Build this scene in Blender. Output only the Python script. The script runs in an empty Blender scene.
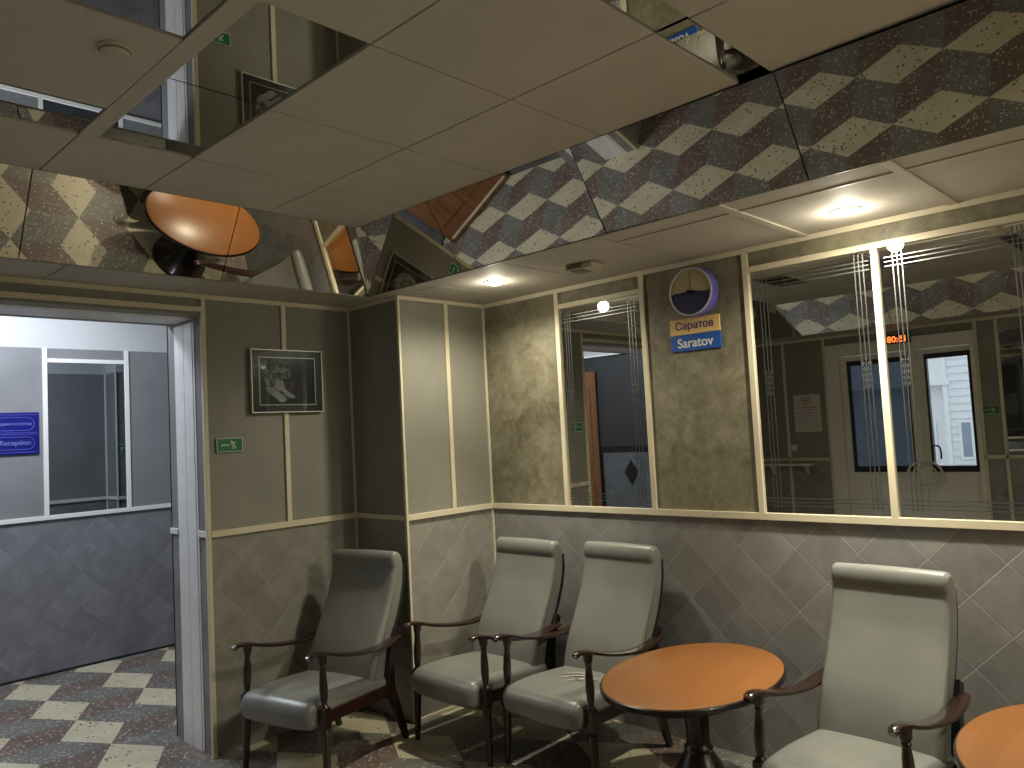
import bpy, bmesh, math, random
from mathutils import Vector, Matrix
random.seed(4)
S = bpy.context.scene
COL = S.collection
M = 1.1                      # one "rail height" in metres; the room is laid out in rail heights
PI = math.pi

# ------------------------------------------------------------------ scene objects
def tag(o, label=None, cat=None, group=None, kind=None):
    if label: o['label'] = label
    if cat: o['category'] = cat
    if group: o['group'] = group
    if kind: o['kind'] = kind
    return o

def empty(name, loc=(0, 0, 0), rz=0.0):
    o = bpy.data.objects.new(name, None); COL.objects.link(o)
    o.location = loc; o.rotation_euler = (0, 0, rz)
    return o

def copy_tree(o, parent=None):
    c = o.copy(); COL.objects.link(c)
    if parent is not None: c.parent = parent
    for ch in list(o.children): copy_tree(ch, c)
    return c

class MB:
    def __init__(s): s.v = []; s.f = []; s.fl = []
    def add(s, vs, fs, smooth=False):
        b = len(s.v); s.v += [tuple(v) for v in vs]
        s.f += [tuple(b + i for i in f) for f in fs]; s.fl += [smooth] * len(fs)
    def box(s, lo, hi):
        x0, y0, z0 = [min(a, b) for a, b in zip(lo, hi)]; x1, y1, z1 = [max(a, b) for a, b in zip(lo, hi)]
        s.add([(x0, y0, z0), (x1, y0, z0), (x1, y1, z0), (x0, y1, z0), (x0, y0, z1), (x1, y0, z1), (x1, y1, z1), (x0, y1, z1)],
              [(0, 3, 2, 1), (4, 5, 6, 7), (0, 1, 5, 4), (1, 2, 6, 5), (2, 3, 7, 6), (3, 0, 4, 7)])
        return s
    def ubox(s, lo, hi): return s.box([a * M for a in lo], [a * M for a in hi])
    def lathe(s, prof, axis0=(0, 0, 0), axis1=None, n=20, smooth=True):
        """prof: (r, t) along the z axis, or along the slanted line axis0->axis1 where t is the height z"""
        a0 = Vector(axis0); a1 = Vector(axis1) if axis1 is not None else a0 + Vector((0, 0, 1))
        vs = []; fs = []
        for r, t in prof:
            c = a0 + (a1 - a0) * ((t - a0.z) / (a1.z - a0.z))
            for k in range(n):
                a = 2 * PI * k / n; vs.append((c.x + r * math.cos(a), c.y + r * math.sin(a), c.z))
        m = len(prof)
        for i in range(m - 1):
            for k in range(n):
                k2 = (k + 1) % n; fs.append((i * n + k, i * n + k2, (i + 1) * n + k2, (i + 1) * n + k))
        fs.append(tuple(reversed(range(n)))); fs.append(tuple((m - 1) * n + k for k in range(n)))
        s.add(vs, fs, smooth); return s
    def sweep(s, path, sect, up=(0, 0, 1), smooth=True, closed=False):
        """sect(i, t) -> list of (a, b): a along the side vector, b along the up-ish vector"""
        P = [Vector(p) for p in path]; n = len(P); rings = []
        for i, p in enumerate(P):
            if closed: t = (P[(i + 1) % n] - P[i - 1])
            else: t = P[min(i + 1, n - 1)] - P[max(i - 1, 0)]
            t.normalize(); side = t.cross(Vector(up)); side.normalize(); u = side.cross(t)
            rings.append([p + side * a + u * b for a, b in sect(i, i / (n - 1))])
        k = len(rings[0]); vs = [v for r in rings for v in r]; fs = []
        for i in range(n if closed else n - 1):
            j = (i + 1) % n
            for q in range(k):
                q2 = (q + 1) % k; fs.append((i * k + q, i * k + q2, j * k + q2, j * k + q))
        if not closed:
            fs.append(tuple(reversed(range(k)))); fs.append(tuple((n - 1) * k + q for q in range(k)))
        s.add(vs, fs, smooth); return s
    def tube(s, path, r, n=10, up=(0, 0, 1), closed=False):
        c = [(r * math.cos(2 * PI * k / n), r * math.sin(2 * PI * k / n)) for k in range(n)]
        return s.sweep(path, lambda i, t: c, up, True, closed)
    def prism(s, pts, fr, d0, d1):
        """flat outline pts (a,b) placed by the frame fr=(origin, A, B, N), from depth d0 to d1 along N"""
        o, A, B, N = [Vector(q) for q in fr]; n = len(pts)
        vs = [o + A * a + B * b + N * d0 for a, b in pts] + [o + A * a + B * b + N * d1 for a, b in pts]
        s.add(vs, [tuple(reversed(range(n))), tuple(range(n, 2 * n))] + [(i, (i + 1) % n, n + (i + 1) % n, n + i) for i in range(n)])
        return s
    def cushion(s, prof, hw, r, steps=6, bulge=0.0):
        """closed side outline (y,z) swept along x to half-width hw, its edges rounded by r"""
        n = len(prof); P = [Vector((a, b)) for a, b in prof]
        area = sum(P[i].x * P[(i + 1) % n].y - P[(i + 1) % n].x * P[i].y for i in range(n))
        if area < 0: P.reverse()
        N = []
        for i in range(n):
            t = P[(i + 1) % n] - P[i - 1]; N.append(Vector((t.y, -t.x)).normalized())
        secs = [(-hw + r * (1 - math.cos(a)), r * (1 - math.sin(a))) for a in [PI / 2 * k / steps for k in range(steps + 1)]]
        mid = [(-(hw - r) * (1 - 2 * k / 12), 0) for k in range(1, 12)]
        secs = secs + mid + [(-x, d) for x, d in reversed(secs)]
        vs = []; fs = []
        for x, d in secs:
            g = bulge * (1 - (x / hw) ** 2)
            for p, nn in zip(P, N):
                q = p - nn * (d - g); vs.append((x, q.x, q.y))
        k = len(secs)
        for i in range(k - 1):
            for j in range(n):
                j2 = (j + 1) % n; fs.append((i * n + j, i * n + j2, (i + 1) * n + j2, (i + 1) * n + j))
        fs.append(tuple(reversed(range(n)))); fs.append(tuple((k - 1) * n + j for j in range(n)))
        s.add(vs, fs, True); return s
    def build(s, name, mat, parent=None, bevel=0.0, seg=2, sharp=40, origin=None):
        me = bpy.data.meshes.new(name)
        vs = s.v
        if origin is not None: vs = [(x - origin[0], y - origin[1], z - origin[2]) for x, y, z in vs]
        me.from_pydata(vs, [], s.f)
        me.polygons.foreach_set('use_smooth', s.fl)
        bm = bmesh.new(); bm.from_mesh(me); bmesh.ops.recalc_face_normals(bm, faces=bm.faces); bm.to_mesh(me); bm.free()
        if any(s.fl): me.set_sharp_from_angle(angle=math.radians(sharp))
        me.update()
        o = bpy.data.objects.new(name, me); COL.objects.link(o)
        if mat: me.materials.append(mat)
        if parent is not None: o.parent = parent
        if origin is not None: o.location = origin
        if bevel > 0:
            b = o.modifiers.new('bevel', 'BEVEL'); b.width = bevel; b.segments = seg; b.limit_method = 'ANGLE'; b.angle_limit = math.radians(35)
            b.harden_normals = False
        return o

def spline(pts, per=6, closed=False):
    P = [Vector(p) for p in pts]; n = len(P); out = []
    rng = range(n if closed else n - 1)
    for i in rng:
        if closed: a, b, c, d = P[i - 1], P[i], P[(i + 1) % n], P[(i + 2) % n]
        else: a, b, c, d = P[max(i - 1, 0)], P[i], P[i + 1], P[min(i + 2, n - 1)]
        for k in range(per):
            t = k / per
            out.append(0.5 * ((2 * b) + (c - a) * t + (2 * a - 5 * b + 4 * c - d) * t * t + (3 * b - a - 3 * c + d) * t ** 3))
    if not closed: out.append(P[-1])
    return [tuple(p) for p in out]

def text_mesh(name, body, size, mat, parent, fr, bold=0.0, depth=0.002, width=None, squash=1.0):
    """lettering as a mesh in the frame fr = (origin centre, right, up, normal)"""
    cu = bpy.data.curves.new(name + '_c', 'FONT'); cu.body = body; cu.size = size
    cu.align_x = 'CENTER'; cu.align_y = 'CENTER'; cu.extrude = depth / 2; cu.offset = bold
    t = bpy.data.objects.new(name + '_c', cu); COL.objects.link(t)
    dg = bpy.context.evaluated_depsgraph_get(); dg.update()
    me = bpy.data.meshes.new_from_object(t.evaluated_get(dg)); bpy.data.objects.remove(t); bpy.data.curves.remove(cu)
    o_, A, B, N = [Vector(q) for q in fr]
    xs = [v.co.x for v in me.vertices]; ys = [v.co.y for v in me.vertices]
    cx = (min(xs) + max(xs)) / 2; cy = (min(ys) + max(ys)) / 2
    k = (width / (max(xs) - min(xs))) if width else 1.0
    for v in me.vertices:
        v.co = o_ + A * ((v.co.x - cx) * k) + B * ((v.co.y - cy) * k * squash) + N * (v.co.z + depth / 2)
    me.materials.clear(); me.materials.append(mat); me.name = name
    o = bpy.data.objects.new(name, me); COL.objects.link(o); o.parent = parent
    return o

# ------------------------------------------------------------------ materials
class NT:
    def __init__(s, name):
        s.m = bpy.data.materials.new(name); s.m.use_nodes = True; s.t = s.m.node_tree; s.t.nodes.clear()
        s.out = s.n('ShaderNodeOutputMaterial')
    def n(s, typ, **kw):
        q = s.t.nodes.new(typ)
        for k, v in kw.items(): setattr(q, k, v)
        return q
    def l(s, a, b): s.t.links.new(a, b)
    def val(s, sock, v):
        if isinstance(v, bpy.types.NodeSocket): s.l(v, sock)
        else: sock.default_value = v
    def math(s, op, a, b=None, c=None, clamp=False):
        q = s.n('ShaderNodeMath', operation=op, use_clamp=clamp); s.val(q.inputs[0], a)
        if b is not None: s.val(q.inputs[1], b)
        if c is not None: s.val(q.inputs[2], c)
        return q.outputs[0]
    def mix(s, f, a, b, blend='MIX'):
        q = s.n('ShaderNodeMix', data_type='RGBA', blend_type=blend); s.val(q.inputs[0], f)
        s.val(q.inputs[6], a if not isinstance(a, tuple) else (*a, 1)); s.val(q.inputs[7], b if not isinstance(b, tuple) else (*b, 1))
        return q.outputs[2]
    def noise(s, vec, scale, detail=3, rough=.55, dist=0.0):
        q = s.n('ShaderNodeTexNoise'); s.l(vec, q.inputs['Vector']); q.inputs['Scale'].default_value = scale
        q.inputs['Detail'].default_value = detail; q.inputs['Roughness'].default_value = rough; q.inputs['Distortion'].default_value = dist
        return q.outputs['Fac']
    def ramp(s, f, stops):
        q = s.n('ShaderNodeValToRGB'); s.l(f, q.inputs[0]); e = q.color_ramp.elements
        while len(e) < len(stops): e.new(.5)
        for a, (p, c) in zip(e, stops): a.position = p; a.color = (*c, 1) if len(c) == 3 else c
        return q.outputs[0]
    def pos(s): return s.n('ShaderNodeNewGeometry').outputs['Position']
    def obj(s): return s.n('ShaderNodeTexCoord').outputs['Object']
    def bsdf(s, col, rough=.5, metal=0., spec=.5, coat=0., bump=None, bstr=.1, bdist=.01, **kw):
        b = s.n('ShaderNodeBsdfPrincipled')
        s.val(b.inputs['Base Color'], (*col, 1) if isinstance(col, tuple) else col)
        s.val(b.inputs['Roughness'], rough); s.val(b.inputs['Metallic'], metal); s.val(b.inputs['Specular IOR Level'], spec)
        b.inputs['Coat Weight'].default_value = coat; b.inputs['Coat Roughness'].default_value = .08
        if bump is not None:
            q = s.n('ShaderNodeBump'); s.l(bump, q.inputs['Height']); q.inputs['Strength'].default_value = bstr; q.inputs['Distance'].default_value = bdist
            s.l(q.outputs[0], b.inputs['Normal'])
        s.l(b.outputs[0], s.out.inputs[0]); return b

def plain(name, col, rough=.5, metal=0., spec=.5, coat=0., var=.08, scale=9., bump=0.0):
    t = NT(name); p = t.obj(); f = t.noise(p, scale, 4)
    lo = tuple(c * (1 - var) for c in col); hi = tuple(min(1, c * (1 + var)) for c in col)
    c = t.ramp(f, [(.3, lo), (.7, hi)])
    t.bsdf(c, rough, metal, spec, coat, bump=(t.noise(p, scale * 12, 3) if bump else None), bstr=bump)
    return t.m

def emissive(name, col, strength):
    t = NT(name); e = t.n('ShaderNodeEmission'); e.inputs[0].default_value = (*col, 1); e.inputs[1].default_value = strength
    t.l(e.outputs[0], t.out.inputs[0]); return t.m

def mirror_mat(name, col, rough=0.0):
    t = NT(name); f = t.noise(t.pos(), 2.2, 3)
    c = t.ramp(f, [(.3, tuple(a * .95 for a in col)), (.7, col)])
    t.bsdf(c, rough, 1.0); return t.m

def glass_mat(name, tint=(1, 1, 1)):
    t = NT(name); tr = t.n('ShaderNodeBsdfTransparent'); tr.inputs[0].default_value = (*tint, 1)
    g = t.n('ShaderNodeBsdfGlossy'); g.inputs['Roughness'].default_value = .01
    fr = t.n('ShaderNodeFresnel'); fr.inputs[0].default_value = 1.45
    m = t.n('ShaderNodeMixShader'); t.l(fr.outputs[0], m.inputs[0]); t.l(tr.outputs[0], m.inputs[1]); t.l(g.outputs[0], m.inputs[2])
    t.l(m.outputs[0], t.out.inputs[0]); return t.m

def tile_mat(name, axis, h0, z0, pitch, base, pitchz=None, grout=1.5):
    """square tiles laid on their corners; axis 'x' or 'y' is the wall's direction; (h0,z0) a joint crossing, pitch the diagonal (metres)"""
    t = NT(name); sp = t.n('ShaderNodeSeparateXYZ'); P = t.pos(); t.l(P, sp.inputs[0])
    h = t.math('DIVIDE', t.math('SUBTRACT', sp.outputs[0 if axis == 'x' else 1], h0), pitch)
    z = t.math('DIVIDE', t.math('SUBTRACT', sp.outputs[2], z0), pitchz or pitch)
    u = t.math('ADD', h, z); v = t.math('SUBTRACT', h, z)
    fu = t.math('FLOOR', u); fv = t.math('FLOOR', v)
    def edge(q): return t.math('SUBTRACT', .5, t.math('ABSOLUTE', t.math('SUBTRACT', t.math('FRACT', q), .5)))
    d = t.math('MINIMUM', edge(u), edge(v))
    g = t.math('SMOOTH_MIN', t.math('DIVIDE', d, .011), 1.0, .25, clamp=True)
    cb = t.n('ShaderNodeCombineXYZ'); t.l(fu, cb.inputs[0]); t.l(fv, cb.inputs[1])
    wn = t.n('ShaderNodeTexWhiteNoise', noise_dimensions='3D'); t.l(cb.outputs[0], wn.inputs[0])
    off = t.n('ShaderNodeVectorMath', operation='MULTIPLY_ADD'); t.l(wn.outputs['Color'], off.inputs[0]); off.inputs[1].default_value = (7, 7, 7); t.l(P, off.inputs[2])
    mott = t.noise(off.outputs[0], 6.5, 4, .6, .6)
    c = t.ramp(mott, [(.3, tuple(a * .80 for a in base)), (.55, base), (.75, tuple(a * 1.2 for a in base))])
    k = t.math('MULTIPLY_ADD', wn.outputs['Value'], .2, .9)
    kk = t.n('ShaderNodeCombineColor'); [t.l(k, kk.inputs[i]) for i in range(3)]
    c = t.mix(1.0, c, kk.outputs[0], 'MULTIPLY')
    c = t.mix(g, tuple(min(1, a * grout) for a in base), c)
    t.bsdf(c, .42, 0, .4, bump=g, bstr=.5, bdist=.004); return t.m

def floor_mat():
    """terrazzo laid as tumbling blocks: cream, maroon and grey rhombi"""
    t = NT('terrazzo_blocks'); sp = t.n('ShaderNodeSeparateXYZ'); P = t.pos(); t.l(P, sp.inputs[0])
    w = .256 * M; row = .4475 * M; s = row / 1.5
    u = t.math('DIVIDE', t.math('SUBTRACT', sp.outputs[0], -1.79 * M), w)
    tt = t.math('PINGPONG', u, 1.0)
    col_even = t.math('LESS_THAN', t.math('FLOORED_MODULO', u, 2.0), 1.0)
    yy = t.math('FLOORED_MODULO', t.math('SUBTRACT', sp.outputs[1], -1.652 * M), 2 * row)
    d0 = t.math('MINIMUM', yy, t.math('SUBTRACT', 2 * row, yy)); d1 = t.math('ABSOLUTE', t.math('SUBTRACT', yy, row))
    c0 = t.math('LESS_THAN', d0, t.math('MULTIPLY', t.math('SUBTRACT', 1.0, tt), s / 2))
    c1 = t.math('LESS_THAN', d1, t.math('MULTIPLY', tt, s / 2))
    cream = t.math('MAXIMUM', c0, c1)
    upper = t.math('LESS_THAN', yy, row)
    left = t.math('COMPARE', upper, col_even, .1)
    # stone chips
    vo = t.n('ShaderNodeTexVoronoi', feature='F1'); t.l(P, vo.inputs['Vector']); vo.inputs['Scale'].default_value = 62
    vs = t.n('ShaderNodeSeparateColor'); t.l(vo.outputs['Color'], vs.inputs[0])
    thr = t.math('MULTIPLY', t.math('POWER', vs.outputs[0], 2.2), .52)
    chip = t.math('LESS_THAN', vo.outputs['Distance'], thr)
    vo2 = t.n('ShaderNodeTexVoronoi', feature='F1'); t.l(P, vo2.inputs['Vector']); vo2.inputs['Scale'].default_value = 45
    vs2 = t.n('ShaderNodeSeparateColor'); t.l(vo2.outputs['Color'], vs2.inputs[0])
    chip2 = t.math('LESS_THAN', vo2.outputs['Distance'], t.math('MULTIPLY', t.math('POWER', vs2.outputs[1], 3), .45))
    big = t.noise(P, 5, 4)
    cr = t.mix(chip2, t.ramp(big, [(.3, (.42, .38, .26)), (.7, (.50, .46, .335))]), (.10, .085, .06))
    ma = t.mix(chip, t.ramp(big, [(.3, (.105, .074, .063)), (.7, (.148, .110, .094))]), (.42, .36, .30))
    gr = t.mix(chip, t.ramp(big, [(.3, (.112, .110, .096)), (.7, (.160, .156, .138))]), (.36, .35, .31))
    dark = t.mix(left, gr, ma)
    c = t.mix(cream, dark, cr)
    b = t.bsdf(c, t.math('MULTIPLY_ADD', big, .2, .26), 0, .45); return t.m

def marble_panel(name, a, b, c):
    t = NT(name); P = t.pos(); f = t.noise(P, 6.0, 7, .68, .7); f2 = t.noise(P, 22, 4, .6, .4)
    q = t.math('MULTIPLY_ADD', f2, .35, t.math('MULTIPLY', f, .8))
    t.bsdf(t.ramp(q, [(.42, a), (.56, b), (.70, c)]), .5, 0, .35, bump=f2, bstr=.08); return t.m

def wood_mat(name, a, b, rough=.3, coat=.2, scale=1.0, axis=0):
    t = NT(name); mp = t.n('ShaderNodeMapping'); t.l(t.obj(), mp.inputs[0])
    sc = [14, 14, 14]; sc[axis] = 1.3; mp.inputs['Scale'].default_value = [q * scale for q in sc]
    f = t.noise(mp.outputs[0], 1.6, 5, .6, 1.2)
    t.bsdf(t.ramp(f, [(.3, a), (.7, b)]), rough, 0, .5, coat); return t.m

MAT = {}
MAT['floor'] = floor_mat()
base_tile = (.262, .258, .254)
MAT['tile_back'] = tile_mat('corner_tiles_back', 'x', .615 * M, 1.0 * M - .006, .2445 * M, base_tile)
MAT['tile_left'] = tile_mat('corner_tiles_left', 'y', -1.127 * M, .735 * M, .2445 * M, (.285, .274, .240))
MAT['tile_column'] = tile_mat('corner_tiles_column', 'y', -.37 * M, .754 * M, .2445 * M, (.285, .274, .240))
MAT['tile_hall'] = tile_mat('corner_tiles_hall', 'y', -1.4 * M, .75 * M, .2445 * M, (.205, .206, .226), None, .8)
MAT['tile_jamb'] = tile_mat('corner_tiles_jamb', 'x', -.7 * M, .72 * M, .2445 * M, (.24, .235, .225))
MAT['panel'] = plain('grey_panel', (.238, .234, .196), .55, var=.10, scale=3.0)
MAT['panel_hall'] = plain('hall_grey_panel', (.20, .202, .212), .5, var=.10, scale=3.0)
MAT['marble'] = marble_panel('olive_marble_paper', (.125, .112, .070), (.195, .178, .120), (.262, .244, .176))
MAT['trim'] = plain('cream_strip', (.66, .60, .45), .4, var=.04)
MAT['trim_white'] = plain('white_strip', (.72, .72, .70), .4, var=.03)
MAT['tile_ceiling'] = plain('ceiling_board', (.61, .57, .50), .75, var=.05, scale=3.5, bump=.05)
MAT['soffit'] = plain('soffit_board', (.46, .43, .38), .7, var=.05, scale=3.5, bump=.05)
MAT['tbar'] = plain('soffit_bar', (.5, .46, .38), .5, var=.03)
MAT['dark'] = plain('dark_void', (.02, .018, .015), .8)
MAT['plaster'] = plain('white_plaster', (.50, .51, .52), .7, var=.04, scale=2.0)
MAT['concrete'] = plain('hidden_plaster', (.3, .28, .25), .8)
MAT['metal'] = plain('silver_profile', (.84, .85, .87), .35, .2, var=.05)
MAT['edge'] = plain('thin_metal_edge', (.35, .33, .28), .4, .5, var=.05)
MAT['mirror'] = mirror_mat('sloped_mirror', (.62, .59, .53))
MAT['mirror_top'] = mirror_mat('ceiling_mirror', (.66, .65, .61))
MAT['mirror_wall'] = mirror_mat('smoky_wall_mirror', (.70, .70, .68))
MAT['mirror_hall'] = mirror_mat('hall_mirror', (.42, .45, .47))
MAT['etch'] = plain('etched_lines', (.22, .23, .23), .36, .92, var=.05)
MAT['vinyl'] = plain('grey_vinyl', (.192, .197, .182), .35, 0, .5, 0, var=.09, scale=5.0, bump=.03)
MAT['tear'] = plain('worn_vinyl', (.42, .41, .36), .6, var=.3, scale=60)
MAT['wood_dark'] = wood_mat('dark_mahogany', (.010, .0045, .003), (.035, .012, .007), .28, .35)
MAT['wood_arm'] = wood_mat('mahogany_arm', (.010, .004, .003), (.028, .009, .006), .25, .4, axis=1)
MAT['wood_black'] = wood_mat('black_lacquer', (.006, .004, .003), (.014, .009, .006), .3, .3)
MAT['table_top'] = wood_mat('amber_table_veneer', (.225, .088, .022), (.28, .112, .031), .30, 0, .5, 1)
MAT['wood_door'] = wood_mat('varnished_pine', (.15, .060, .020), (.27, .120, .045), .5, 0, .6, 2)
MAT['black_cloth'] = plain('black_board', (.008, .008, .007), .7)
MAT['black'] = plain('black_plastic', (.012, .012, .012), .35)
MAT['frame_black'] = plain('black_frame', (.018, .017, .018), .3)
MAT['mount'] = plain('charcoal_mount', (.030, .028, .030), .3)
MAT['silver'] = plain('silver_edge', (.60, .58, .52), .35, .4)
MAT['photo_black'] = plain('photo_black', (.014, .013, .012), .25)
def fur():
    t = NT('tiger_fur'); p = t.obj(); w = t.n('ShaderNodeTexWave'); t.l(p, w.inputs[0]); w.inputs['Scale'].default_value = 26; w.inputs['Distortion'].default_value = 9
    w.inputs['Detail'].default_value = 3; t.bsdf(t.ramp(w.outputs['Fac'], [(.15, (.05, .046, .04)), (.45, (.20, .19, .165)), (.9, (.30, .28, .24))]), .5); return t.m
MAT['fur'] = fur()
MAT['fur_light'] = plain('pale_fur', (.30, .28, .24), .5, var=.45, scale=45)
MAT['green'] = plain('exit_green', (.015, .16, .055), .4)
MAT['white_mark'] = plain('white_mark', (.62, .68, .60), .4)
MAT['blue_sign'] = plain('royal_blue_plate', (.004, .006, .15), .35)
MAT['blue_line'] = plain('pale_blue_line', (.07, .08, .40), .4)
MAT['blue_letter'] = plain('pale_letter', (.14, .16, .48), .4)
MAT['yellow'] = plain('yellow_plate', (.72, .50, .20), .5)
MAT['navy'] = plain('navy_letter', (.05, .035, .12), .5)
MAT['blue_plate'] = plain('blue_plate', (.012, .095, .42), .45)
MAT['offwhite'] = plain('offwhite_letter', (.72, .72, .68), .5)
MAT['clock_rim'] = plain('violet_blue_rim', (.16, .16, .62), .35)
MAT['clock_bezel'] = plain('pale_bezel', (.50, .49, .52), .35)
MAT['dial_sand'] = plain('sand_dial', (.42, .35, .20), .5, var=.06)
MAT['dial_navy'] = plain('navy_dial', (.022, .026, .085), .5)
MAT['lamp_ring'] = plain('lamp_ring', (.7, .66, .55), .4)
MAT['lens'] = emissive('lamp_lens', (1.0, .80, .50), 26)
MAT['hall_fill'] = emissive('hall_fill_glow', (.86, .93, 1.0), 4)  # glow of the added hall lamp that replaces daylight
MAT['plastic'] = plain('yellowed_plastic', (.50, .45, .34), .5)
MAT['plastic_dark'] = plain('grey_grille', (.17, .14, .10), .6)
MAT['door_white'] = plain('white_door', (.74, .72, .66), .45, var=.04)
MAT['gasket'] = plain('black_gasket', (.008, .008, .009), .4)
MAT['glass'] = glass_mat('clear_glass', (.93, .96, .97))
MAT['glass_dark'] = glass_mat('grey_glass', (.24, .27, .30))
MAT['paper'] = plain('white_paper', (.60, .60, .57), .7)
MAT['red'] = plain('red_print', (.45, .05, .03), .6)
MAT['print'] = plain('pale_print', (.42, .22, .18), .6)
MAT['led'] = emissive('led_orange', (1.0, .17, .03), 3.0)
MAT['siding'] = plain('white_siding', (.74, .78, .84), .6, var=.03)
MAT['siding2'] = plain('white_boarding', (.80, .82, .86), .6, var=.03)
MAT['hwindow'] = plain('house_window', (.25, .30, .38), .15)
MAT['snow'] = plain('pale_pavement', (.5, .5, .5), .8)

ZR = 1.0; ZS = 2.118; ZT = 2.40
XA = -.435; XB = -.84; XR = 5.0; YF = -4.1
DOOR0, DOOR1 = -1.414, -3.05

# ------------------------------------------------------------------ the room shell
def struct(o):
    o['kind'] = 'structure'; return o
def ub(name, mat, *boxes, parent=None, bevel=0.0):
    mb = MB()
    for lo, hi in boxes: mb.ubox(lo, hi)
    return mb.build(name, mat, parent, bevel)

struct(ub('floor', MAT['floor'], ((-4.3, -4.25, -.08), (XR + .12, .6, 0))))
wb = struct(ub('wall_back', MAT['concrete'], ((0, .012, 0), (XR + .12, .12, 2.95))))
ub('tile_dado', MAT['tile_back'], ((0, 0, 0), (XR, .012, ZR)), parent=wb)
# panels between the strips, each a board of its own; mirrors come separately
MX = [(.546, 1.067), (1.59, 2.107), (2.107, 2.66)]
MZ0, MZ1 = 1.014, 2.012
def panel(mat, lo, hi, parent): return ub('panel', mat, (lo, hi), parent=parent)
panel(MAT['marble'], (0, 0, ZR), (.546, .012, ZS), wb)
panel(MAT['marble'], (.546, 0, MZ1), (1.067, .012, ZS), wb)
panel(MAT['marble'], (1.067, 0, ZR), (1.59, .012, ZS), wb)
panel(MAT['marble'], (1.59, 0, MZ1), (2.66, .012, ZS), wb)
panel(MAT['marble'], (2.66, 0, ZR), (3.2, .012, ZS), wb)
panel(MAT['marble'], (3.2, 0, ZR), (XR, .012, ZS), wb)

wl = struct(ub('wall_left', MAT['concrete'], ((XB + .012, DOOR0 + .006, 0), (XA - .012, 0, 2.95)), ((XB + .012, DOOR1, 2.022), (XA - .012, DOOR0 + .006, 2.95)),
               ((XB + .012, YF, 0), (XA - .012, DOOR1 - .006, 2.95))))
ub('tile_dado', MAT['tile_left'], ((XA - .012, DOOR0, 0), (XA, -.6, ZR)), parent=wl)
panel(MAT['panel'], (XA - .012, DOOR0, ZR), (XA, -1.0, ZS), wl)
panel(MAT['panel'], (XA - .012, -1.0, ZR), (XA, -.6, ZS), wl)
panel(MAT['panel'], (XA - .012, DOOR1, 2.022), (XA, DOOR0, ZS), wl)
panel(MAT['panel'], (XA - .012, YF, ZR), (XA, DOOR1, ZS), wl)
ub('tile_dado', MAT['tile_left'], ((XA - .012, YF, 0), (XA, DOOR1, ZR)), parent=wl)
# the jamb and the hall side of the same wall
ub('tile_dado', MAT['tile_jamb'], ((XB, DOOR0, 0), (XA - .012, DOOR0 + .006, ZR)), parent=wl)
panel(MAT['panel_hall'], (XB, DOOR0, ZR), (XA - .012, DOOR0 + .006, 2.022), wl)
ub('tile_dado', MAT['tile_jamb'], ((XB, DOOR1 - .006, 0), (XA - .012, DOOR1, ZR)), parent=wl)
panel(MAT['panel_hall'], (XB, DOOR1 - .006, ZR), (XA - .012, DOOR1, 2.022), wl)
ub('tile_dado', MAT['tile_hall'], ((XB, DOOR0, 0), (XB + .012, -.5, ZR)), parent=wl)
panel(MAT['panel_hall'], (XB, DOOR0, ZR), (XB + .012, -.5, 2.11), wl)
panel(MAT['plaster'], (XB, DOOR1, 2.11), (XB + .012, -.5, 2.75), wl)
panel(MAT['plaster'], (XB, -3.45, 2.11), (XB + .012, DOOR1, 2.75), wl)

wc = struct(ub('wall_column', MAT['concrete'], ((XA - .01, -.588, 0), (-.012, .1, 2.95))))
ub('tile_dado', MAT['tile_column'], ((-.012, -.6, 0), (0, 0, ZR)), ((XA, -.6, 0), (-.012, -.588, ZR)), parent=wc)
panel(MAT['panel'], (-.012, -.6, ZR), (0, -.288, ZS), wc)
panel(MAT['panel'], (-.012, -.288, ZR), (0, 0, ZS), wc)
panel(MAT['panel'], (XA, -.6, ZR), (-.012, -.588, ZS), wc)

# entrance wall (behind the camera, seen in the wall mirrors)
EX0, EX1, EZ = .27, 1.48, 2.03
wf = struct(ub('wall_front', MAT['concrete'], ((XB, YF - .14, 0), (EX0, YF - .012, 2.95)), ((EX1, YF - .14, 0), (XR + .12, YF - .012, 2.95)), ((EX0, YF - .14, EZ), (EX1, YF - .012, 2.95))))
MAT['tile_front'] = tile_mat('corner_tiles_front', 'x', .1 * M, .95 * M, .2445 * M, base_tile)
ub('tile_dado', MAT['tile_front'], ((XA, YF - .012, 0), (EX0, YF, ZR)), ((EX1, YF - .012, 0), (XR, YF, ZR)), parent=wf)
panel(MAT['panel'], (XA, YF - .012, ZR), (-.13, YF, ZS), wf)
panel(MAT['panel'], (-.13, YF - .012, ZR), (EX0, YF, ZS), wf)
panel(MAT['panel'], (EX0, YF - .012, EZ), (EX1, YF, ZS), wf)
panel(MAT['panel'], (EX1, YF - .012, ZR), (1.64, YF, ZS), wf)
panel(MAT['panel'], (1.64, YF - .012, 2.0), (2.35, YF, ZS), wf)
panel(MAT['panel'], (2.35, YF - .012, ZR), (XR, YF, ZS), wf)
wr = struct(ub('wall_right', MAT['concrete'], ((XR + .012, YF, 0), (XR + .12, 0, 2.95))))
ub('tile_dado', MAT['tile_left'], ((XR, YF, 0), (XR + .012, 0, ZR)), parent=wr)
panel(MAT['panel'], (XR, YF, ZR), (XR + .012, 0, ZS), wr)

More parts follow.
